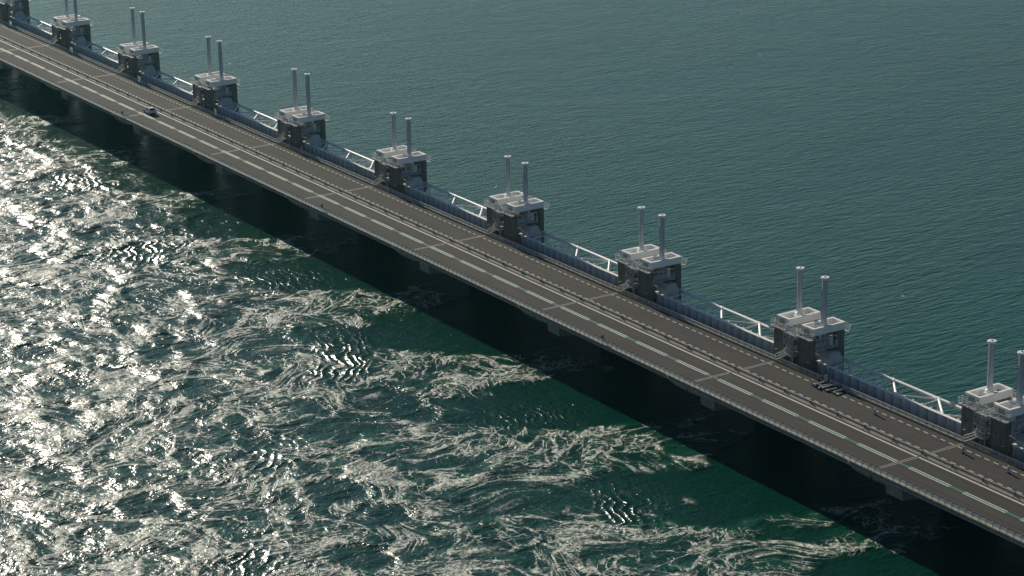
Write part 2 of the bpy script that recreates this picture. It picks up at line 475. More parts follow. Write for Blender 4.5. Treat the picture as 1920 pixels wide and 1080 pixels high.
def water_mat():
    m, nt, b = newmat('sea_water')
    L = nt.links
    N = nt.nodes.new
    def attr(n):
        a = N('ShaderNodeAttribute'); a.attribute_name = n; return a
    flow = attr('flow').outputs['Vector']; foam = attr('foam').outputs['Fac']; turb = attr('turb').outputs['Fac']
    pos = N('ShaderNodeNewGeometry').outputs['Position']
    def mapping(src, sc, rot=0):
        mp = N('ShaderNodeMapping'); mp.inputs['Scale'].default_value = sc
        mp.inputs['Rotation'].default_value = (0, 0, rot)
        L.new(src, mp.inputs[0]); return mp.outputs[0]
    def noise(src, sc, det, rough=0.55, dist=0.0):
        n = N('ShaderNodeTexNoise'); n.inputs['Scale'].default_value = sc
        n.inputs['Detail'].default_value = det; n.inputs['Roughness'].default_value = rough
        n.inputs['Distortion'].default_value = dist
        L.new(src, n.inputs['Vector']); return n.outputs[0]
    def math_(op, a, c=None, clamp=False):
        r = N('ShaderNodeMath'); r.operation = op; r.use_clamp = clamp
        for i, q in enumerate((a, c)):
            if q is None: continue
            if isinstance(q, (int, float)): r.inputs[i].default_value = q
            else: L.new(q, r.inputs[i])
        return r.outputs[0]
    def mr(x, lo, hi, a0=0, a1=1, smooth=True):
        r = N('ShaderNodeMapRange')
        if smooth: r.interpolation_type = 'SMOOTHSTEP'
        for i, q in ((1, lo), (2, hi), (3, a0), (4, a1)):
            if isinstance(q, (int, float)): r.inputs[i].default_value = q
            else: L.new(q, r.inputs[i])
        L.new(x, r.inputs[0]); return r.outputs[0]
    def ridge(x, width):      # 1 on the zero-crossing lines of a noise
        d = math_('ABSOLUTE', math_('SUBTRACT', x, 0.5))
        return mr(d, 0.0, width, 1, 0)
    def vmath(op, a, c):
        r = N('ShaderNodeVectorMath'); r.operation = op
        for k_, q in enumerate((a, c)):
            if isinstance(q, tuple): r.inputs[k_].default_value = q
            else: L.new(q, r.inputs[k_])
        return r.outputs[0]
    def cnoise(src, sc, det=2):
        n = N('ShaderNodeTexNoise'); n.inputs['Scale'].default_value = sc; n.inputs['Detail'].default_value = det
        L.new(src, n.inputs['Vector']); return vmath('SUBTRACT', n.outputs['Color'], (0.5, 0.5, 0.5))
    def warp(src, amp, sc, det=2):
        return vmath('ADD', src, vmath('MULTIPLY', cnoise(src, sc, det), (amp, amp, 0)))
    fw = warp(warp(flow, 12.0, 0.07), 5.0, 0.26, 3)         # curling, folded threads
    pw = warp(pos, 1.6, 0.5)
    def lace(src, sc, width, rnd=1.0):
        v = N('ShaderNodeTexVoronoi'); v.voronoi_dimensions = '2D'; v.feature = 'DISTANCE_TO_EDGE'
        v.inputs['Scale'].default_value = sc; v.inputs['Randomness'].default_value = rnd
        L.new(src, v.inputs['Vector'])
        thick = mr(noise(src, sc * 1.7, 3, 0.6), 0.38, 0.66, width * 0.25, width * 1.8, False)
        return mr(v.outputs['Distance'], 0.0, thick, 1, 0)
    fw2 = warp(warp(fw, 2.2, 0.55, 3), 0.8, 1.4)
    f1 = lace(mapping(fw2, (1, 0.8, 1)), 0.105, 0.060)
    f1b = ridge(noise(mapping(fw2, (1, 0.85, 1)), 0.085, 4, 0.55), 0.012)
    f1 = math_('MAXIMUM', f1, math_('MULTIPLY', f1b, 0.9))
    f2 = lace(mapping(fw2, (1, 0.85, 1), 0.5), 0.27, 0.085)
    f4 = lace(mapping(warp(pw, 1.0, 0.9, 3), (0.9, 1, 1), 1.1), 0.62, 0.12)
    f5 = ridge(noise(mapping(warp(pw, 0.7, 1.3), (1, 0.9, 1), 0.3), 1.3, 4, 0.62), 0.040)
    grain = mr(noise(pw, 1.7, 5, 0.72), 0.36, 0.66)
    pt = mr(noise(flow, 0.11, 5, 0.62, 0.6), 0.38, 0.62)
    q = math_('MULTIPLY', foam, math_('ADD', math_('MULTIPLY', pt, 1.05), 0.33))        # local froth supply
    w2 = mr(q, 0.14, 0.52); w4 = mr(q, 0.28, 0.80); w5 = mr(q, 0.45, 1.05)
    web = math_('MAXIMUM', math_('MAXIMUM', math_('MULTIPLY', f1, mr(q, 0.08, 0.40)), math_('MULTIPLY', f2, w2)),
                math_('MAXIMUM', math_('MULTIPLY', f4, math_('MULTIPLY', w4, 0.95)), math_('MULTIPLY', f5, math_('MULTIPLY', w5, 0.85))))
    foamfac = math_('MULTIPLY', web, math_('ADD', math_('MULTIPLY', grain, 0.90), 0.18))
    froth = math_('MULTIPLY', mr(q, 0.40, 1.2), math_('ADD', math_('MULTIPLY', grain, 0.34), 0.02))
    foamfac = math_('MAXIMUM', foamfac, froth)
    foamfac = math_('MULTIPLY', foamfac, 0.95, True)
    # water colour, milky green where air is mixed in
    big = noise(pos, 0.012, 3)
    mx0 = N('ShaderNodeMix'); mx0.data_type = 'RGBA'
    mx0.inputs[6].default_value = (0.0015, 0.036, 0.025, 1); mx0.inputs[7].default_value = (0.0015, 0.068, 0.052, 1)
    sy0 = N('ShaderNodeSeparateXYZ'); L.new(pos, sy0.inputs[0])
    L.new(math_('MULTIPLY', mr(sy0.outputs[1], -8, 12), mr(big, 0.3, 0.7, 0.7, 1.0)), mx0.inputs['Factor'])
    mx1 = N('ShaderNodeMix'); mx1.data_type = 'RGBA'
    L.new(mx0.outputs[2], mx1.inputs[6]); mx1.inputs[7].default_value = (0.014, 0.10, 0.058, 1)
    L.new(math_('MULTIPLY', foam, mr(noise(flow, 0.25, 3), 0.4, 0.62), True), mx1.inputs['Factor'])
    mx2 = N('ShaderNodeMix'); mx2.data_type = 'RGBA'
    L.new(mx1.outputs[2], mx2.inputs[6]); mx2.inputs[7].default_value = (0.86, 0.85, 0.75, 1)
    L.new(foamfac, mx2.inputs['Factor'])
    L.new(mx2.outputs[2], b.inputs['Base Color'])
    L.new(math_('ADD', mr(foamfac, 0, 0.7, 0.13, 0.6), math_('MULTIPLY', turb, 0.30)), b.inputs['Roughness'])
    b.inputs['IOR'].default_value = 1.333
    b.inputs['Specular IOR Level'].default_value = 0.4
    # bump: wind ripples everywhere, chop where the stream is rough
    rip_v = mapping(pos, (1.0, 0.24, 1), R(-6))
    r1 = noise(rip_v, 0.98, 5, 0.52, 0.35)
    r0 = noise(mapping(pos, (1.0, 0.45, 1), R(14)), 0.20, 3, 0.5, 0.3)
    wind = math_('ADD', math_('MULTIPLY', r1, 0.40), math_('MULTIPLY', r0, 0.24))
    gust = mr(noise(mapping(pos, (1, 0.45, 1)), 0.02, 6, 0.62, 1.2), 0.32, 0.68, 0.7, 1.15)
    wind = math_('MULTIPLY', wind, gust)
    sy = N('ShaderNodeSeparateXYZ'); L.new(pos, sy.inputs[0])
    lee = mr(sy.outputs[1], -8, 6, 0.45, 1.0)          # the narrow calm behind the barrier
    wind = math_('MULTIPLY', wind, lee)
    cw = warp(pos, 2.5, 0.2)
    c1 = noise(mapping(cw, (1, 0.75, 1), 0.2), 0.34, 4, 0.55)
    c2 = noise(mapping(warp(pos, 0.8, 0.7), (1.0, 0.7, 1), 0.3), 1.0, 4, 0.55)
    chop = math_('ADD', math_('MULTIPLY', c1, 2.1), math_('MULTIPLY', c2, 0.38))
    chop = math_('MULTIPLY', chop, mr(turb, 0, 1, 0.0, 1.0, False))
    c3 = noise(warp(pos, 0.4, 1.5), 1.9, 3, 0.6)
    chop = math_('ADD', chop, math_('MULTIPLY', math_('MULTIPLY', c3, 0.15), mr(turb, 0.20, 0.36, 1, 0.15)))
    c0 = noise(warp(pos, 4, 0.1), 0.11, 3, 0.5)
    chop = math_('ADD', chop, math_('MULTIPLY', math_('MULTIPLY', c0, 3.2), turb))
    wv = math_('SUBTRACT', 1.0, math_('ABSOLUTE', math_('SINE', math_('MULTIPLY', attr('phase').outputs['Fac'], 0.5))))
    wv = math_('MULTIPLY', math_('MULTIPLY', wv, attr('train').outputs['Fac']), 0.23)
    chop = math_('ADD', chop, wv)
    h = math_('ADD', wind, chop)
    h = math_('ADD', h, math_('MULTIPLY', foamfac, 0.06))
    bp = N('ShaderNodeBump'); bp.inputs['Strength'].default_value = 1.0; bp.inputs['Distance'].default_value = 1.0
    L.new(h, bp.inputs['Height']); L.new(bp.outputs[0], b.inputs['Normal'])
    return m


build_water()

# ------------------------------------------------------------------ bridge spans
K0, K1 = -1, 10            # joints at 45*k
YN, YF = -18.0, 0.9        # outer faces of the deck
ORD = ['first', 'second', 'third', 'fourth', 'fifth', 'sixth', 'seventh', 'eighth', 'ninth', 'tenth', 'eleventh', 'twelfth']


def span_word(k):          # span from joint k to k+1, counted from the right edge of the photo
    return ORD[9 - k]


def make_span():
    root = empty('bridge_span', (0, 0, 0), 'x', 'bridge', 'concrete spans of the road bridge')
    g = 0.06
    # deck slab with recessed gutters on both sides
    pr = [(-18.0, 11.42), (-18.0, 11.86), (-17.62, 11.86), (-17.55, 11.60), (-16.85, 11.50), (-16.26, 11.55), (-16.26, 11.985), (0.02, 11.985), (0.02, 11.6), (0.46, 11.6), (0.46, 11.9), (0.9, 11.9), (0.9, 11.4), (-1.5, 11.1), (-15.2, 11.1)]
    MB().prism(pr, 'x', g, 45 - g).build('deck_slab', M['concrete'], root)
    # haunched box girder
    gm = MB()
    ns = 18
    prev = None
    for i in range(ns + 1):
        x = 0.3 + (44.4) * i / ns
        t = abs(x - 22.5) / 22.2
        zb = 9.9 - 0.25 * t ** 2
        ring = [(x, -14.0, 11.2), (x, -12.6, zb), (x, -3.4, zb), (x, -2.0, 11.2)]
        b0 = len(gm.v)
        gm.v += ring
        if prev is not None:
            for j in range(4):
                gm.f.append((prev + j, b0 + j, b0 + (j + 1) % 4, prev + (j + 1) % 4)); gm.sm.append(False)
        else:
            gm.f.append((b0, b0 + 1, b0 + 2, b0 + 3)); gm.sm.append(False)
        prev = b0
    gm.f.append((prev + 3, prev + 2, prev + 1, prev)); gm.sm.append(False)
    gm.build('box_girder', M['concrete'], root)
    # end diaphragms that show below the fascia next to the joints
    for a, b_, c, d in ((0.22, 0.22, 3.2, 5.4), (44.78, 44.78, 41.6, 39.0)):
        MB().prism([(a, 10.62), (c, 10.75), (d, 11.41), (a, 11.41)], 'y', -17.75, -13.5).build('end_diaphragm', M['concrete'], root)
    for y0, y1, zt in ((-18.10, -17.62, 12.02), (0.48, 0.86, 12.10)):
        MB().prism([(y0, 11.87), (y0 + 0.04, zt), (y1 - 0.04, zt), (y1, 11.87)], 'x', g + 0.01, 44.99 - g).build('kerb', M['kerb'], root)
    # ribs along the fascia
    rb = MB()
    for i in range(30):
        x = 0.8 + i * 1.5
        rb.box(x, x + 0.14, -18.16, -18.003, 11.6, 12.04)
    rb.build('fascia_bracket', M['concrete'], root)['kind'] = 'stuff'
    MB().box(0.15, 44.85, -18.10, -18.004, 11.40, 11.52).build('drip_edge', M['galv'], root)
    # expansion joint plates across both carriageways
    MB().box(-0.30, -0.15, -16.2, -8.5, 11.996, 12.012).box(0.15, 0.30, -16.2, -8.5, 11.996, 12.012).build('expansion_joint', M['joint'], root)
    MB().box(-0.30, -0.15, -7.4, 0.0, 11.996, 12.012).box(0.15, 0.30, -7.4, 0.0, 11.996, 12.012).build('expansion_joint', M['joint'], root)
    lp = MB().box(40.3, 40.75, -18.34, -18.125, 11.75, 12.0).box(40.45, 40.6, -18.3, -18.12, 12.0, 12.16).build('lamp_box', M['lamp'], root)
    return root


span0 = make_span()
for k in range(K0, K1):
    o = span0 if k == K0 else copy_tree(span0)
    o.location = (45 * k, 0, 0)
    tag(o, 'haunched concrete bridge span, %s from the right edge of the photo' % span_word(k))

# road surface and markings
xa, xb = 45 * K0, 45 * K1
rd = MB().box(xa, xb, -16.24, 0.0, 11.99, 12.0).build('road', M['asphalt'])
tag(rd, kind='structure')


def dashes(y, wdt, length, period, x0, name, mat, z=12.004):
    mb = MB()
    x = x0 - 20 * period * 10
    while x < xb:
        if x > xa + 1 and x + length < xb - 1:
            mb.add([(x, y - wdt / 2, z), (x + length, y - wdt / 2, z), (x + length, y + wdt / 2, z), (x, y + wdt / 2, z)], [(0, 1, 2, 3)])
        x += period
    o = mb.build(name, mat, rd)
    return o


def strip(y, wdt, name, mat, z=12.004):
    mb = MB()
    for k in range(K0, K1):
        mb.add([(45 * k + 0.3, y - wdt / 2, z), (45 * k + 44.7, y - wdt / 2, z), (45 * k + 44.7, y + wdt / 2, z), (45 * k + 0.3, y + wdt / 2, z)], [(0, 1, 2, 3)])
    return mb.build(name, mat, rd)


strip(-8.86, 0.24, 'edge_line', M['white'])
strip(-8.62, 0.08, 'dusty_edge', M['kerb'])
strip(-12.58, 0.40, 'green_line', M['green'], 12.004)
dashes(-12.30, 0.155, 8.6, 11.45, 395.85, 'centre_dashes', M['white'], 12.008)
dashes(-12.87, 0.155, 8.6, 11.45, 396.0, 'centre_dashes', M['white'], 12.008)
dashes(-1.27, 0.16, 1.05, 1.89, 390.25, 'lane_dashes', M['white'])
dashes(-6.25, 0.16, 1.05, 1.95, 389.74, 'lane_dashes', M['white'])

# ------------------------------------------------------------------ railings
def make_railing(n, z_top, name):
    root = empty(name, (0, 0, 0), 'x', 'railing')
    L0, L1 = 0.12, 44.88
    MB().bar((L0, 0, z_top - 0.04), (L1, 0, z_top - 0.04), 0.08, 0.07).build('top_rail', M['railwhite'], root)
    h = z_top
    for f, th in ((0.84, 0.05), (0.62, 0.03), (0.44, 0.03), (0.26, 0.03)):
        MB().bar((L0, 0, h * f), (L1, 0, h * f), 0.03, th).build('rail_bar', M['railwhite'], root)
    pm = MB().box(-0.03, 0.03, -0.04, 0.04, 0, z_top + (0.24 if n == 33 else 0.05)).build('post', M['railwhite'], root)
    step = 45.0 / n
    for i in range(n):
        p = pm if i == 0 else pm.copy()
        if i: C.objects.link(p); p.parent = root
        p.location = ((i + 0.5) * step, 0, 0)
    return root


rn = make_railing(33, 0.72, 'railing')
rf = make_railing(28, 0.66, 'railing')
for k in range(K0, K1):
    o = rn if k == K0 else copy_tree(rn)
    o.location = (45 * k, -17.88, 12.02)
    tag(o, 'pale steel railing on the near kerb, %s span from the right' % span_word(k), 'railing', 'railings along the near edge')
for k in range(K0, K1):
    o = rf if k == K0 else copy_tree(rf)
    o.location = (45 * k, 0.66, 12.10)
    tag(o, 'pale steel railing on the kerb beside the towers, %s span from the right' % span_word(k), 'railing', 'railings along the far edge')

# ------------------------------------------------------------------ median barrier, 7 blocks a span
def make_block():
    L_ = 45 / 7 - 0.12
    root = empty('barrier_block', (0, 0, 0), 'x', 'barrier')
    pr = [(-0.46, 0.0), (-0.46, 0.07), (-0.20, 0.34), (-0.10, 0.72), (0.08, 0.72), (0.14, 0.34), (0.26, 0.08), (0.26, 0.0)]
    MB().prism(pr, 'x', 0.06, L_ + 0.06).build('body', M['barrier'], root)
    MB().box(-0.07, 0.07, -0.26, 0.12, 0.1, 0.76).build('connector', M['machine'], root)
    MB().box(0.1, L_, -0.50, -0.465, 0.0, 0.05).build('seal_strip', M['rubber'], root)
    return root


bb = make_block()
cnt = 0
for k in range(K0, K1):
    for j in range(7):
        o = bb if cnt == 0 else copy_tree(bb)
        cnt += 1
        o.location = (45 * k + j * 45 / 7, -7.85, 12.0)
        tag(o, 'grey median barrier block, %s of seven in the %s span from the right' % (ORD[j], span_word(k)), 'barrier', 'concrete blocks between the two carriageways')


# ------------------------------------------------------------------ pier towers
def rail_run(mb, pts, h=1.0, bars=(1.0, 0.66, 0.33), th=0.06, post=1.1):
    for a, b in zip(pts[:-1], pts[1:]):
        a = Vector(a); b = Vector(b)
        for f in bars:
            mb.bar(a + Vector((0, 0, h * f)), b + Vector((0, 0, h * f)), th)
        n = max(1, round((b - a).length / post))
        for i in range(n + 1):
            p = a.lerp(b, i / n)
            mb.bar(p, p + Vector((0, 0, h)), th)


def make_tower(ztop):
    root = empty('pier_tower', (0, 0, 0), 'x', 'tower')
    cd = M['concrete_dark']
    def col(x0, x1, y0, y1, z1):
        c = 0.28
        pr = [(x0 + c, y0), (x1 - c, y0), (x1, y0 + c), (x1, y1 - c), (x1 - c, y1), (x0 + c, y1), (x0, y1 - c), (x0, y0 + c)]
        m = MB().prism(pr, 'z', -3, z1)
        o = m.build('column', cd, root)
        gv = MB()
        for gx in (x0 + 0.75, x1 - 0.95):
            gv.box(gx, gx + 0.14, y0 - 0.03, y0 + 0.01, 3, z1 - 0.1)
        gv.box(x1 - 0.02, x1 + 0.06, (y0 + y1) / 2 - 0.3, (y0 + y1) / 2 - 0.15, 3, z1 - 0.1)
        gv.build('guide_rib', cd, o)
        h = MB().tube(((x0 + x1) / 2 - 0.2, y0 - 0.035, 14.9), ((x0 + x1) / 2 - 0.2, y0 + 0.02, 14.9), 0.16, n=12).build('vent_hole', M['dark'], o)
        return o
    for x0, x1 in ((-2.75, 0.45), (3.55, 6.80)):
        col(x0, x1, 1.9, 3.15, 17.3)
        col(x0, x1, 7.85, 9.5, 17.68)
    # the pier body under the water line and the bridge support
    st = M['steel']
    for n_, (x0, x1, xc) in enumerate(((-2.69, 0.50, -1.10), (3.63, 6.82, 5.22))):
        y0, y1, z0, z1 = 2.64, 9.41, 17.69, 18.92
        b = MB()
        rim = 0.42
        # hollow beam: floor, walls, ends, centre block
        b.box(x0, x1, y0, y1, z0, z0 + 0.25)
        b.box(x0, x0 + rim, y0, y1, z0 + 0.25, z1)
        b.box(x1 - rim, x1, y0, y1, z0 + 0.25, z1)
        b.box(x0 + rim, x1 - rim, y0, y0 + 0.45, z0 + 0.25, z1)
        b.box(x0 + rim, x1 - rim, y1 - 0.45, y1, z0 + 0.25, z1)
        b.box(x0 + rim, x1 - rim, 5.28, 7.15, z0 + 0.25, z1 - 0.28)
        beam = b.build('box_beam', st, root)
        pl = MB()
        pl.prism([((x0 + x1) / 2 - 0.75, z0 + 0.12), ((x0 + x1) / 2 + 0.75, z0 + 0.12), ((x0 + x1) / 2 + 0.55, z0 + 1.0), ((x0 + x1) / 2 - 0.55, z0 + 1.0)], 'y', y0 - 0.12, y0 + 0.001)
        pl.build('end_hatch', M['galv'], beam)
        bl = MB()
        for ex in (x0 + 0.3, x1 - 0.3):
            bl.tube((ex, y0 - 0.16, z0 + 0.75), (ex, y0 + 0.01, z0 + 0.75), 0.12, n=8)
        bl.build('end_bolts', M['galv'], beam)
        MB().box(xc - 0.5, xc + 0.5, 7.4, 7.55, z0 + 0.25, z0 + 0.75).tube((xc, 8.1, z0 + 0.25), (xc, 8.1, z0 + 0.8), 0.2).build('bollard', M['machine'], beam)
        # hydraulic cylinder
        cyl = MB().tube((xc, 6.21, z0 - 0.2), (xc, 6.21, ztop - 0.12), 0.43, n=20)
        co = cyl.build('cylinder', M['cylinder'], root)
        MB().tube((xc, 6.21, z1 - 0.28), (xc, 6.21, z1 + 0.02), 0.74, n=20).tube((xc, 6.21, z1 + 0.02), (xc, 6.21, z1 + 0.30), 0.66, 0.45, n=20).build('base_collar', st, co)
        MB().tube((xc, 6.21, ztop - 0.30), (xc, 6.21, ztop - 0.14), 0.66, 0.66, n=20).tube((xc, 6.21, ztop - 0.14), (xc, 6.21, ztop), 0.72, 0.68, n=20).build('top_flange', M['steel'], co)
        MB().tube((xc, 6.21, ztop), (xc, 6.21, ztop + 0.10), 0.15, n=10).tube((xc, 6.21, ztop + 0.1), (xc, 6.21, ztop + 0.8), 0.02, n=5).build('mast', M['machine'], co)
        MB().tube((xc - 0.46, 5.98, z1 + 0.1), (xc - 0.46, 5.98, ztop - 0.2), 0.06, n=6).build('pipe', M['galv'], co)
        for zz in np.arange(z1 + 1.4, ztop - 1, 1.6):
            MB().tube((xc, 6.21, zz), (xc, 6.21, zz + 0.05), 0.45, n=20).build('weld_band', M['cylinder'], co)
        # piston rod down to the gate
        MB().tube((xc, 6.21, 12.4), (xc, 6.21, z0 - 0.2), 0.30, n=14).tube((xc, 6.21, 15.7), (xc, 6.21, 17.4), 0.5, n=14).build('piston_rod', M['steel_gate'], root)
        # near platform and railings round it
        px0, px1 = (x0 - 0.35, x1 + 0.15) if n_ == 0 else (x0 - 0.15, x1 + 0.5)
        pf = MB().box(px0, px1, 1.45, 2.62, 17.18, 17.30).build('platform', M['galv'], root)
        MB().bar((px0 + 0.5, 1.5, 17.05), (px0 + 0.5, 2.6, 17.05), 0.14).build('bracket', M['galv'], pf)
        MB().bar((px1 - 0.5, 1.5, 17.05), (px1 - 0.5, 2.6, 17.05), 0.14).build('bracket', M['galv'], pf)
        rr = MB()
        rail_run(rr, [(px0 + 0.05, 2.6, 17.3), (px0 + 0.05, 1.5, 17.3), (px1 - 0.05, 1.5, 17.3), (px1 - 0.05, 2.6, 17.3)])
        rr.build('handrail', M['railwhite'], pf)
        fx0, fx1 = x0 - 0.2, x1 + 0.2
        pf = MB().box(fx0, fx1, 9.52, 10.55, 17.1, 17.22).build('platform', M['galv'], root)
        rr = MB()
        rail_run(rr, [(fx0, 9.55, 17.22), (fx0, 10.5, 17.22), (fx1, 10.5, 17.22), (fx1, 9.55, 17.22)])
        rr.build('handrail', M['railwhite'], pf)
        # machinery floor between the columns
        mx0, mx1 = x0 + 0.25, x1 - 0.05
        fl = MB().box(mx0, mx1, 3.17, 7.83, 15.02, 15.16).box(mx1 - 0.02, mx1 + 0.10, 3.17, 7.83, 14.90, 15.2).build('machine_floor', M['galv'], root)
        rr = MB()
        rail_run(rr, [(mx1, 3.2, 15.16), (mx1, 7.8, 15.16)], h=0.95, post=1.5)
        rr.build('handrail', M['railwhite'], fl)
        MB().bar((mx1, 3.2, 16.95), (mx1, 7.8, 16.95), 0.16, 0.2).bar((mx1, 3.3, 15.2), (mx1, 3.3, 16.9), 0.12).bar((mx1, 7.6, 15.2), (mx1, 7.6, 16.9), 0.12).bar((mx1, 5.1, 16.1), (mx1, 5.1, 16.9), 0.08).build('upper_beam', M['galv'], fl)
        MB().box(mx0 + 0.7, mx0 + 1.5, 3.5, 4.4, 15.16, 16.3).build('pump_cabinet', M['machine'], fl)
        MB().box(mx0 + 1.4, mx0 + 2.1, 6.95, 7.5, 15.16, 16.75).build('switch_cabinet', M['steel'], fl)
        mc = MB().tube((mx0 + 1.9, 4.9, 15.3), (mx0 + 1.9, 4.9, 16.4), 0.22).tube((mx0 + 1.2, 4.2, 15.8), (mx0 + 2.2, 4.2, 15.8), 0.25).tube((mx0 + 2.3, 3.6, 15.5), (mx0 + 2.3, 5.9, 15.5), 0.09).tube((mx0 + 2.3, 5.9, 15.5), (mx0 + 2.3, 5.9, 17.5), 0.09)
        mc.build('pipework', M['steel_gate'], fl)
    # dark wall between the shafts low down
    MB().box(0.47, 3.53, 3.6, 3.9, -3, 13.3).box(0.47, 3.53, 8.2, 8.6, -3, 14.2).build('pier_wall', cd, root)
    MB().box(0.47, 3.53, 3.95, 8.15, 12.0, 12.3).build('service_floor', M['galv'], root)
    # link bridge between the two near platforms
    lk = MB().box(0.7, 3.4, 1.2, 2.3, 17.0, 17.1).build('link_walkway', M['galv'], root)
    rr = MB()
    rail_run(rr, [(0.7, 1.2, 17.1), (3.4, 1.2, 17.1)]); rail_run(rr, [(0.7, 2.3, 17.1), (3.4, 2.3, 17.1)])
    rr.build('handrail', M['railwhite'], lk)
    # stair tower between the near columns
    stt = empty_child(root, 'stair_tower')
    for i, zf in enumerate((13.45, 14.5, 15.45, 16.3)):
        xo = (0.9 if i % 2 else 1.1)
        fl = MB().box(xo, 3.3, 1.25, 2.7, zf - 0.09, zf)
        fl.build('landing', M['galv'], stt)
        rr = MB()
        rail_run(rr, [(xo, 2.6, zf), (xo, 1.25, zf), (3.3, 1.25, zf), (3.3, 2.6, zf)], h=0.8, bars=(1.0, 0.5), th=0.07, post=0.9)
        rr.build('handrail', M['railwhite'], stt)
    fr = MB()
    for px, py in ((0.95, 1.2), (3.38, 1.2), (0.95, 2.75), (3.38, 2.75)):
        fr.bar((px, py, 10.5), (px, py, 17.0), 0.13)
    fr.bar((0.95, 1.2, 14.5), (3.38, 1.2, 15.4), 0.06).bar((3.38, 1.2, 15.5), (0.95, 1.2, 16.3), 0.06)
    fr.build('stair_frame', M['galv'], stt)
    lad = MB()
    for dx in (-0.22, 0.22):
        lad.bar((1.9 + dx, 1.35, 14.5), (1.9 + dx, 1.8, 17.1), 0.05)
    for i in range(8):
        t = i / 8
        lad.bar((1.68, 1.35 + 0.45 * t, 14.6 + 2.4 * t), (2.12, 1.35 + 0.45 * t, 14.6 + 2.4 * t), 0.04)
    lad.build('ladder', M['railwhite'], stt)
    # flight down to the road with two curved handrails
    fl = MB()
    n = 9
    for i in range(n):
        t = i / (n - 1)
        x = 1.7 - 2.1 * t; z = 13.35 - 1.25 * t; y = 1.6 - 0.35 * t
        fl.box(x - 0.16, x + 0.16, y - 0.5, y + 0.4, z - 0.05, z)
    fl.build('stair_flight', M['galv'], stt)
    hr = MB()
    for dy in (-0.52, 0.42):
        for h in (0.0, 0.5, 0.95):
            hr.tube((1.8, 1.62 + dy, 13.4 + h), (-0.5, 1.25 + dy, 12.05 + h), 0.045, n=6)
            hr.tube((1.8, 1.62 + dy, 13.4 + h), (2.6, 1.62 + dy, 13.45 + h), 0.045, n=6)
        for t in (0, 0.33, 0.66, 1.0):
            x = 1.8 - 2.3 * t; z = 13.4 - 1.35 * t
            hr.bar((x, 1.62 - 0.37 * t + dy, z), (x, 1.62 - 0.37 * t + dy, z + 0.95), 0.05)
    hr.build('handrail', M['railwhite'], stt)
    MB().box(0.9, 1.5, 1.15, 1.22, 14.6, 15.2).box(2.2, 2.9, 1.9, 2.4, 15.45, 16.1).build('cabinet', M['machine'], stt)
    MB().tube((2.6, 1.5, 15.75), (3.1, 1.5, 15.85), 0.22).build('hose_reel', M['lamp'], stt)
    # wall lamps
    for lx in (-1.4, 6.85):
        MB().bar((lx, 1.87, 13.45), (lx + 0.1, 1.25, 13.6), 0.12, 0.08).build('lamp_arm', M['railwhite'], root)
    MB().box(6.9, 7.5, 3.3, 3.9, 13.25, 13.5).build('service_box', M['steel'], root)
    # bridge support: pier cap under the deck with a tapered nose
    xL, xR = 0.6, 4.25
    pr = [(-15.7, 10.9), (-15.4, 8.05), (-12.0, 7.6), (-3.5, 7.4), (1.85, 7.4), (1.85, 9.0), (0.3, 10.9)]
    MB().prism(pr, 'x', xL, xR).build('bridge_support', M['nose'], root)
    MB().box(xL + 0.3, xR - 0.3, -4.6, 1.84, -3, 7.398).build('pier_shaft', M['wet_shade'], root)
    return root


def empty_child(parent, name):
    o = bpy.data.objects.new(name, None)
    o.empty_display_size = 0.2
    link(o, parent)
    return o


t_hi = make_tower(28.26)
t_lo = make_tower(26.81)
first_hi = first_lo = True
for k in range(0, 10):
    if k <= 4:
        o = t_hi if first_hi else copy_tree(t_hi); first_hi = False
    else:
        o = t_lo if first_lo else copy_tree(t_lo); first_lo = False
    o.location = (45 * k, 0, 0)
    extra = 'taller cylinders' if k <= 4 else 'shorter cylinders'
    tag(o, 'concrete pier tower with twin steel box beams and %s, %s from the right' % (extra, ORD[9 - k]), 'tower', 'pier towers of the storm surge barrier')


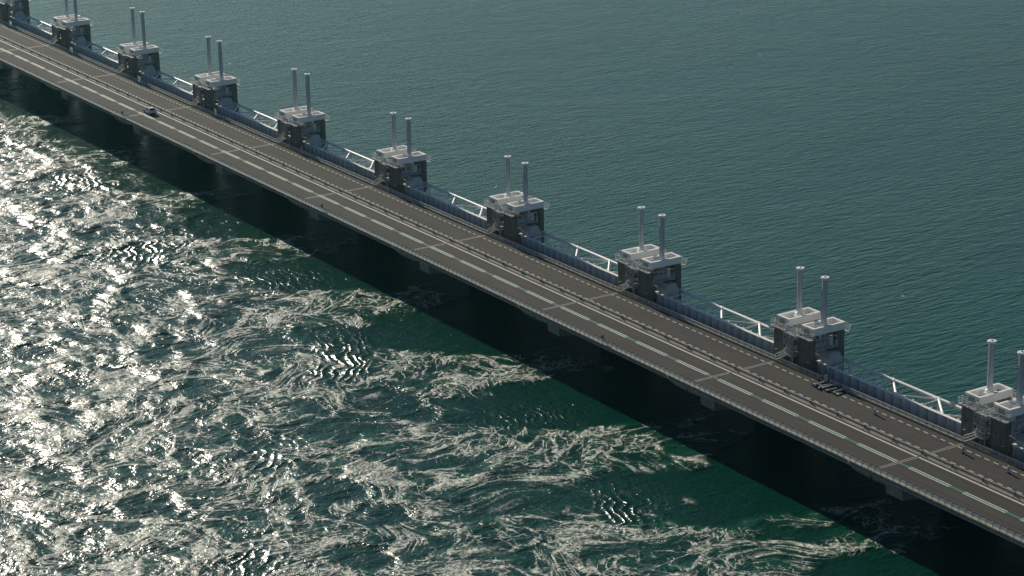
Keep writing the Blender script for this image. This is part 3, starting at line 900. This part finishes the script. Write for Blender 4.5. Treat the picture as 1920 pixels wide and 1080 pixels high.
# ------------------------------------------------------------------ sluice gates
def make_gate():
    root = empty('sluice_gate', (0, 0, 0), 'x', 'gate', 'steel gates hung between the pier towers')
    sg = M['steel_gate']; st = M['steel']
    # skin of shallow curved panels
    x0, x1, n, ytop = 6.55, 45.2, 19, 13.0
    wdt = (x1 - x0) / n
    sk_ = MB(); m_ = 6
    pts = []
    for i in range(n):
        for j in range(m_):
            t = j / m_
            pts.append((x0 + (i + t) * wdt, 4.0 - 0.34 * math.sin(math.pi * t) ** 0.7 * (1 - 0.45 * t)))
    pts.append((x1, 4.0))
    vs = []
    for (x, y) in pts:
        vs += [(x, y, 0.5), (x, y, ytop), (x, 4.25, ytop), (x, 4.25, 0.5)]
    fs = []
    for i in range(len(pts) - 1):
        a = 4 * i; b = a + 4
        fs += [(a, b, b + 1, a + 1), (a + 2, b + 2, b + 3, a + 3), (a + 3, b + 3, b, a)]
    fs += [(0, 1, 2, 3), tuple(len(vs) - 4 + q for q in (3, 2, 1, 0))]
    sk_.add(vs, fs)
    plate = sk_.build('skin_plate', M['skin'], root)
    MB().box(x0, x1, 3.72, 4.32, ytop + 0.002, ytop + 0.10).build('top_flange', st, plate)
    for i in range(n + 1):
        x = x0 + i * wdt
        MB().prism([(4.33, 12.6), (4.72, 13.02), (4.72, 13.16), (4.33, 13.16)], 'x', x - 0.09, x + 0.09).build('stiffener_lug', st, plate)
    # octagonal end boxes
    def endbox(xa_, xb_):
        pr = [(4.35, 11.6), (4.35, 13.9), (4.95, 14.93), (6.6, 14.93), (7.35, 13.3), (7.35, 11.6)]
        e = MB().prism(pr, 'x', xa_, xb_).build('end_box', sg, root)
        MB().box(xa_ + 0.6, xb_ - 0.9, 5.1, 6.4, 14.935, 15.02).build('hatch', M['machine'], e)
        return e
    endbox(6.3, 8.8); endbox(43.2, 45.2)
    MB().box(3.0, 6.4, 4.35, 7.2, 11.6, 13.45).box(3.4, 6.2, 4.4, 4.6, 13.45, 13.95).box(3.4, 6.2, 6.9, 7.1, 13.45, 13.95).build('end_frame', sg, root)
    # horizontal tube truss behind the skin
    yc, zc = 8.35, 12.92
    ch = MB().tube((6.0, yc, zc), (46.0, yc, zc), 0.29, n=12).build('chord', st, root)
    low = MB().tube((6.0, yc, 5.5), (46.0, yc, 5.5), 0.29, n=10).build('chord', st, root)
    nodes = (9.3, 20.0, 30.6, 41.3)
    feet = (14.7, 25.3, 36.0)
    for i, x in enumerate(nodes):
        if i > 0: MB().tube((feet[i - 1], 4.3, 12.85), (x, yc, zc), 0.15, n=8).build('brace', st, root)
        if i < 3: MB().tube((feet[i], 4.3, 12.85), (x, yc, zc), 0.22, n=10).build('brace', st, root)
        MB().tube((x + 0.5, 4.3, 12.85), (x + 0.1, yc, zc), 0.13, n=8).build('brace', st, root)
        MB().tube((x, yc, zc), (x, yc, 5.5), 0.16, n=8).build('hanger', st, root)
        MB().tube((x - 0.4, yc, zc), (x + 0.4, yc, zc), 0.33, n=12).build('node_sleeve', st, root)
    MB().box(33.2, 34.3, yc - 0.22, yc + 0.22, zc + 0.30, zc + 0.36).build('chord_pad', M['machine'], root)
    return root


g0 = make_gate()
for k in range(0, 10):
    o = g0 if k == 0 else copy_tree(g0)
    o.location = (45 * k, 0, 0)
    lab = 'ribbed blue-grey steel gate with white tube truss, right of the %s tower from the right' % ORD[9 - k]
    tag(o, lab, 'gate', 'steel gates hung between the pier towers')


# ------------------------------------------------------------------ things on the road
def make_beacon():
    root = empty('traffic_beacon', (0, 0, 0), 'x', 'beacon', 'traffic beacons standing on the closed carriageway')
    MB().prism([(-0.24, 0), (0.24, 0), (0.24, 0.05), (0.12, 0.15), (-0.12, 0.15), (-0.24, 0.05)], 'y', -0.2, 0.2).build('base', M['blue'], root)
    p = MB().box(-0.03, 0.03, -0.16, 0.16, 0.151, 1.0).build('panel', M['railwhite'], root)
    sp = MB()
    for i in range(2):
        z = 0.32 + i * 0.32
        sp.add([(0.036, -0.14, z), (0.036, 0.14, z + 0.12), (0.036, 0.14, z + 0.26), (0.036, -0.14, z + 0.14)], [(0, 1, 2, 3)])
        sp.add([(-0.036, -0.14, z), (-0.036, 0.14, z + 0.12), (-0.036, 0.14, z + 0.26), (-0.036, -0.14, z + 0.14)], [(0, 1, 2, 3)])
    sp.build('red_stripes', M['red'], p)
    MB().box(-0.05, 0.05, -0.17, 0.17, 1.0, 1.06).tube((0, 0, 1.06), (0, 0, 1.14), 0.07).build('top_cap', M['white'], root)
    return root


bc = make_beacon()
bl = [((388.2, -2.55), 'red and white beacon on a blue foot, standing alone left of the rightmost road joint'),
      ((407.8, -2.5), 'red and white beacon on a blue foot just right of the rightmost road joint'),
      ((417.2, -2.45), 'red and white beacon on a blue foot nearest the right edge of the photo'),
      ((372.6, -2.1), 'red and white beacon at the left end of the stacked sign frames')]
for i, ((x, y), lb) in enumerate(bl):
    o = bc if i == 0 else copy_tree(bc)
    o.location = (x, y, 12.0); o.rotation_euler = (0, 0, R(4 * i - 6)); o['label'] = lb

# hatchback
def make_car():
    root = empty('parked_car', (0, 0, 0), 'white hatchback driving away past the double green centre line', 'car')
    root.name = 'car'
    # side outline (x forward is negative: it drives towards -X)
    low = [(-2.0, 0.28), (-2.06, 0.55), (-1.95, 0.78), (-1.05, 0.98), (-0.3, 1.02), (1.55, 1.02), (1.98, 0.92), (2.04, 0.5), (1.98, 0.28)]
    W = 0.88
    b = MB()
    n = len(low)
    def ring(f, y):
        return [(x * (1 - 0.02 * f), y, z) for x, z in low]
    sec = [(-W + 0.06, 1), (-W, 0), (W, 0), (W - 0.06, 1)]
    vs = []
    for y, f in sec: vs += ring(f, y)
    fs = [tuple(range(n)), tuple(reversed(range(3 * n, 4 * n)))]
    for s_ in range(3):
        for i in range(n):
            fs.append((s_ * n + i, s_ * n + (i + 1) % n, (s_ + 1) * n + (i + 1) % n, (s_ + 1) * n + i))
    b.add(vs, fs)
    body = b.build('body', M['carwhite'], root)
    # cabin
    cb = [(-1.02, 0.98, W - 0.06), (1.80, 1.0, W - 0.06), (1.35, 1.50, W - 0.24), (-0.20, 1.50, W - 0.22)]
    vs = [(x, -w_, z) for x, z, w_ in cb] + [(x, w_, z) for x, z, w_ in cb]
    MB().add(vs, [(0, 1, 2, 3), (7, 6, 5, 4), (0, 4, 5, 1), (1, 5, 6, 2), (2, 6, 7, 3), (3, 7, 4, 0)]).build('cabin', M['carwhite'], root)
    def quad(ps): return MB().add(ps, [(0, 1, 2, 3)])
    quad([(1.78, -0.72, 1.06), (1.78, 0.72, 1.06), (1.42, 0.60, 1.46), (1.42, -0.60, 1.46)]).build('rear_window', M['glass'], root)
    quad([(-0.98, -0.70, 1.04), (-0.28, -0.60, 1.47), (-0.28, 0.60, 1.47), (-0.98, 0.70, 1.04)]).build('windscreen', M['glass'], root)
    for s_ in (-1, 1):
        y0 = s_ * (W - 0.055); y1 = s_ * (W - 0.215)
        quad([(-0.80, y0, 1.04), (1.15, y0, 1.04), (0.95, y1, 1.44), (-0.18, y1, 1.44)]).build('side_window', M['glass'], root)
        MB().box(1.98, 2.06, s_ * 0.80 - 0.10, s_ * 0.80 + 0.10, 0.62, 1.0).build('tail_light', M['red'], root)
        MB().box(-2.07, -1.99, s_ * 0.62 - 0.16, s_ * 0.62 + 0.16, 0.58, 0.72).build('headlight', M['glass'], root)
        MB().box(-0.75, -0.55, s_ * 0.98 - 0.10, s_ * 0.98 + 0.10, 1.0, 1.14).build('mirror', M['carwhite'], root)
        for x in (-1.28, 1.30):
            wh = MB().tube((x, s_ * 0.68, 0.31), (x, s_ * 0.90, 0.31), 0.31, n=18).build('wheel', M['rubber'], root)
            MB().tube((x, s_ * 0.901, 0.31), (x, s_ * 0.915, 0.31), 0.19, n=14).build('rim', M['galv'], wh)
    MB().box(1.9, 2.1, -0.80, 0.80, 0.26, 0.46).build('bumper', M['machine'], root)
    MB().box(2.042, 2.062, -0.26, 0.26, 0.66, 0.78).build('number_plate', M['lamp'], root)
    MB().box(0.15, 1.05, W + 0.003, W + 0.006, 0.5, 0.85)
    return root


car = make_car()
car.location = (135.2, -10.85, 12.0)
car.rotation_euler = (0, 0, R(-1))
car['label'] = 'white hatchback alone on the open carriageway, heading away to the upper left'

# stored road-closure equipment
gx, gy = 374.2, -0.9
tr = empty('sign_trailer', (gx - 1.7, gy + 1.2, 12.0), 'blue-grey warning sign trailer with orange lamp standing against the far kerb', 'trailer')
MB().box(-0.95, 0.95, -0.5, 0.4, 0.35, 0.50).build('chassis', M['machine'], tr)
MB().box(-0.62, 0.05, -0.1, 0.0, 0.55, 1.35).build('sign_board', M['blueboard'], tr)
MB().box(0.15, 0.9, -0.15, -0.05, 0.55, 1.45).build('sign_board', M['steel_gate'], tr)
MB().tube((0.5, -0.26, 1.12), (0.5, -0.16, 1.12), 0.17, n=14).build('warning_lamp', M['orange'], tr)
MB().tube((0.95, 0.25, 0.5), (0.95, 0.25, 2.6), 0.10, n=8).tube((0.95, 0.25, 2.6), (0.95, 0.25, 2.72), 0.18, n=8).build('mast', M['machine'], tr)
for s_ in (-1, 1):
    MB().tube((s_ * 0.5, -0.62, 0.3), (s_ * 0.5, -0.5, 0.3), 0.28, n=14).build('wheel', M['rubber'], tr)
MB().bar((0.9, -0.1, 0.42), (2.0, -0.3, 0.35), 0.1).build('drawbar', M['galv'], tr)


def frame(name, loc, length, ht, rot, label):
    r_ = empty(name, loc, label, 'frame', 'sign frames laid across the closed carriageway')
    r_.rotation_euler = (0, 0, rot)
    MB().box(-0.12, 0.12, -length / 2, length / 2, ht, ht + 0.12).build('beam', M['joint'], r_)
    for s_ in (-1, 1):
        MB().box(-0.35, 0.35, s_ * length * 0.4 - 0.07, s_ * length * 0.4 + 0.07, 0.0, ht).build('foot', M['machine'], r_)
    MB().bar((0, -length * 0.4, ht + 0.16), (0, length * 0.4, ht + 0.16), 0.05).build('lamp_rail', M['railwhite'], r_)
    return r_


frame('folded_barricade', (373.3, -0.7, 12), 2.9, 0.42, R(6), 'longest grey sign frame, at the left end of the stored frames')
frame('folded_barricade', (374.2, -0.95, 12), 2.3, 0.22, R(-4), 'low grey sign frame, second from the left in the stored row')
frame('folded_barricade', (375.1, -1.0, 12), 2.5, 0.36, R(3), 'grey sign frame in the middle of the stored row')
frame('folded_barricade', (376.2, -1.2, 12), 2.2, 0.20, R(-8), 'low grey sign frame with blue weights lying beside it')
frame('folded_barricade', (377.5, -0.9, 12), 2.4, 0.30, R(5), 'grey sign frame at the right end, throwing a separate shadow')
for i, (x, y, lb) in enumerate(((373.4, -2.3, 'blue plastic foot with a light top beside the leftmost beacon'), (374.6, -2.5, 'blue plastic foot in front of the middle of the sign frames'))):
    r_ = empty('rubber_ballast', (x, y, 12), lb, 'foot', 'blue feet stored with the sign frames')
    MB().prism([(-0.28, 0), (0.28, 0), (0.28, 0.08), (0.14, 0.26), (-0.14, 0.26), (-0.28, 0.08)], 'y', -0.16, 0.16).build('body', M['blue'], r_)
    MB().box(-0.12, 0.12, -0.1, 0.1, 0.262, 0.36).build('socket', M['railwhite'], r_)
r_ = empty('wheeled_drum', (376.5, 0.1, 12), 'dark cable drum among the stored sign frames near the far kerb', 'drum')
MB().tube((0, -0.25, 0.38), (0, 0.25, 0.38), 0.26, n=16).build('core', M['machine'], r_)
for s_ in (-1, 1):
    MB().tube((0, s_ * 0.25, 0.38), (0, s_ * 0.31, 0.38), 0.38, n=16).build('flange', M['rubber'], r_)

# green distance plates on the near railing, one every hundred metres
pl0 = None
for i, (x, lb) in enumerate(((134.6, 'small dark green distance plate on the near railing, close to the white car'), (235.4, 'small dark green distance plate on the near railing, middle one of three'), (336.0, 'small dark green distance plate on the near railing, nearest of three'))):
    if pl0 is None:
        pl0 = empty('distance_plate', (x, -17.70, 11.86), lb, 'sign', 'green distance plates along the near railing')
        MB().box(-0.04, 0.04, -0.03, 0.03, 0, 1.0).build('post', M['galv'], pl0)
        MB().box(-0.42, 0.42, -0.05, -0.02, 0.85, 1.40).box(-0.42, -0.39, -0.05, 0.5, 0.85, 1.40).build('plate', M['sign'], pl0)
        o = pl0
    else:
        o = copy_tree(pl0); o.location.x = x; o['label'] = lb

# ------------------------------------------------------------------ gulls
def make_gull():
    root = empty('gull', (0, 0, 0), 'x', 'bird')
    b = MB()
    prof = [(-0.30, 0.015), (-0.22, 0.05), (-0.05, 0.085), (0.10, 0.08), (0.20, 0.055), (0.26, 0.045), (0.31, 0.01)]
    n = 8; vs = []
    for x, r in prof:
        for i in range(n):
            t = 2 * math.pi * i / n
            vs.append((x, r * math.cos(t), r * 0.9 * math.sin(t)))
    fs = [tuple(range(n))] + [tuple(reversed(range((len(prof) - 1) * n, len(prof) * n)))]
    for s_ in range(len(prof) - 1):
        for i in range(n):
            fs.append((s_ * n + i, s_ * n + (i + 1) % n, (s_ + 1) * n + (i + 1) % n, (s_ + 1) * n + i))
    b.add(vs, fs, True)
    b.add([(-0.30, -0.02, 0), (-0.30, 0.02, 0), (-0.44, 0.09, 0), (-0.44, -0.09, 0)], [(0, 1, 2, 3)])
    body = b.build('body', M['feather'], root)
    for s_ in (-1, 1):
        wv = []
        for (y, x0, x1, z) in ((0.05, -0.10, 0.12, 0.04), (0.32, -0.04, 0.14, 0.14), (0.52, -0.10, 0.06, 0.12), (0.70, -0.22, -0.17, 0.06)):
            wv += [(x0, s_ * y, z), (x1, s_ * y, z), ((x0 + x1) / 2, s_ * y, z + 0.025)]
        f2 = []
        for i in range(3):
            a = 3 * i; c = a + 3
            f2 += [(a, c, c + 2, a + 2), (a + 2, c + 2, c + 1, a + 1), (a + 1, c + 1, c, a)]
        MB().add(wv, f2).build('wing', M['feather'], root)
    MB().tube((0.31, 0, 0), (0.37, 0, -0.01), 0.015, 0.004, n=6).build('beak', M['lamp'], root)
    return root


def at(px, py, z):          # a spot seen at this place of the 1920-wide photograph, at height z
    mw = cam_o.matrix_world
    d = mw.to_3x3() @ Vector(((px - 960) / 4410.65, -(py - 540) / 4410.65, -1))
    o_ = mw.translation
    return o_ + d * ((z - o_.z) / d.z)


gl = make_gull()
gulls = [((1693, 556), 9, 200, 1.15, 'white gull gliding low over the dark water left of the rightmost tower'),
         ((610, 226), 5, 60, 1.0, 'small gull over the far water right of the fifth tower from the left'),
         ((695, 217), 4, 130, 1.0, 'small gull low over the water left of the middle twin cylinders'),
         ((431, 119), 5, 310, 1.0, 'small gull over the water right of the fourth tower from the left'),
         ((930, 351), 5, 20, 1.0, 'small gull just left of the twin cylinders right of centre'),
         ((1426, 104), 6, 80, 1.1, 'small gull alone high over the open water in the upper right')]
for i, ((px, py), z, rz, sc, lb) in enumerate(gulls):
    o = gl if i == 0 else copy_tree(gl)
    o.location = at(px, py, z); o.rotation_euler = (R(18), 0, R(rz)); o.scale = (sc,) * 3
    o['label'] = lb; o['group'] = 'gulls over the water'

# ------------------------------------------------------------------ haze
hz = MB().box(-9000, 9500, -8000, 14000, -4.2, 150).build('haze', M['white'])
m, nt, b = newmat('sea_haze')
nt.nodes.remove(b)
pv = nt.nodes.new('ShaderNodeVolumePrincipled')
pv.inputs['Color'].default_value = (0.32, 0.85, 0.95, 1)
pv.inputs['Density'].default_value = 0.000025
pv.inputs['Anisotropy'].default_value = 0.68
nt.links.new(pv.outputs[0], nt.nodes['Material Output'].inputs['Volume'])
hz.data.materials[0] = m
tag(hz, kind='stuff')
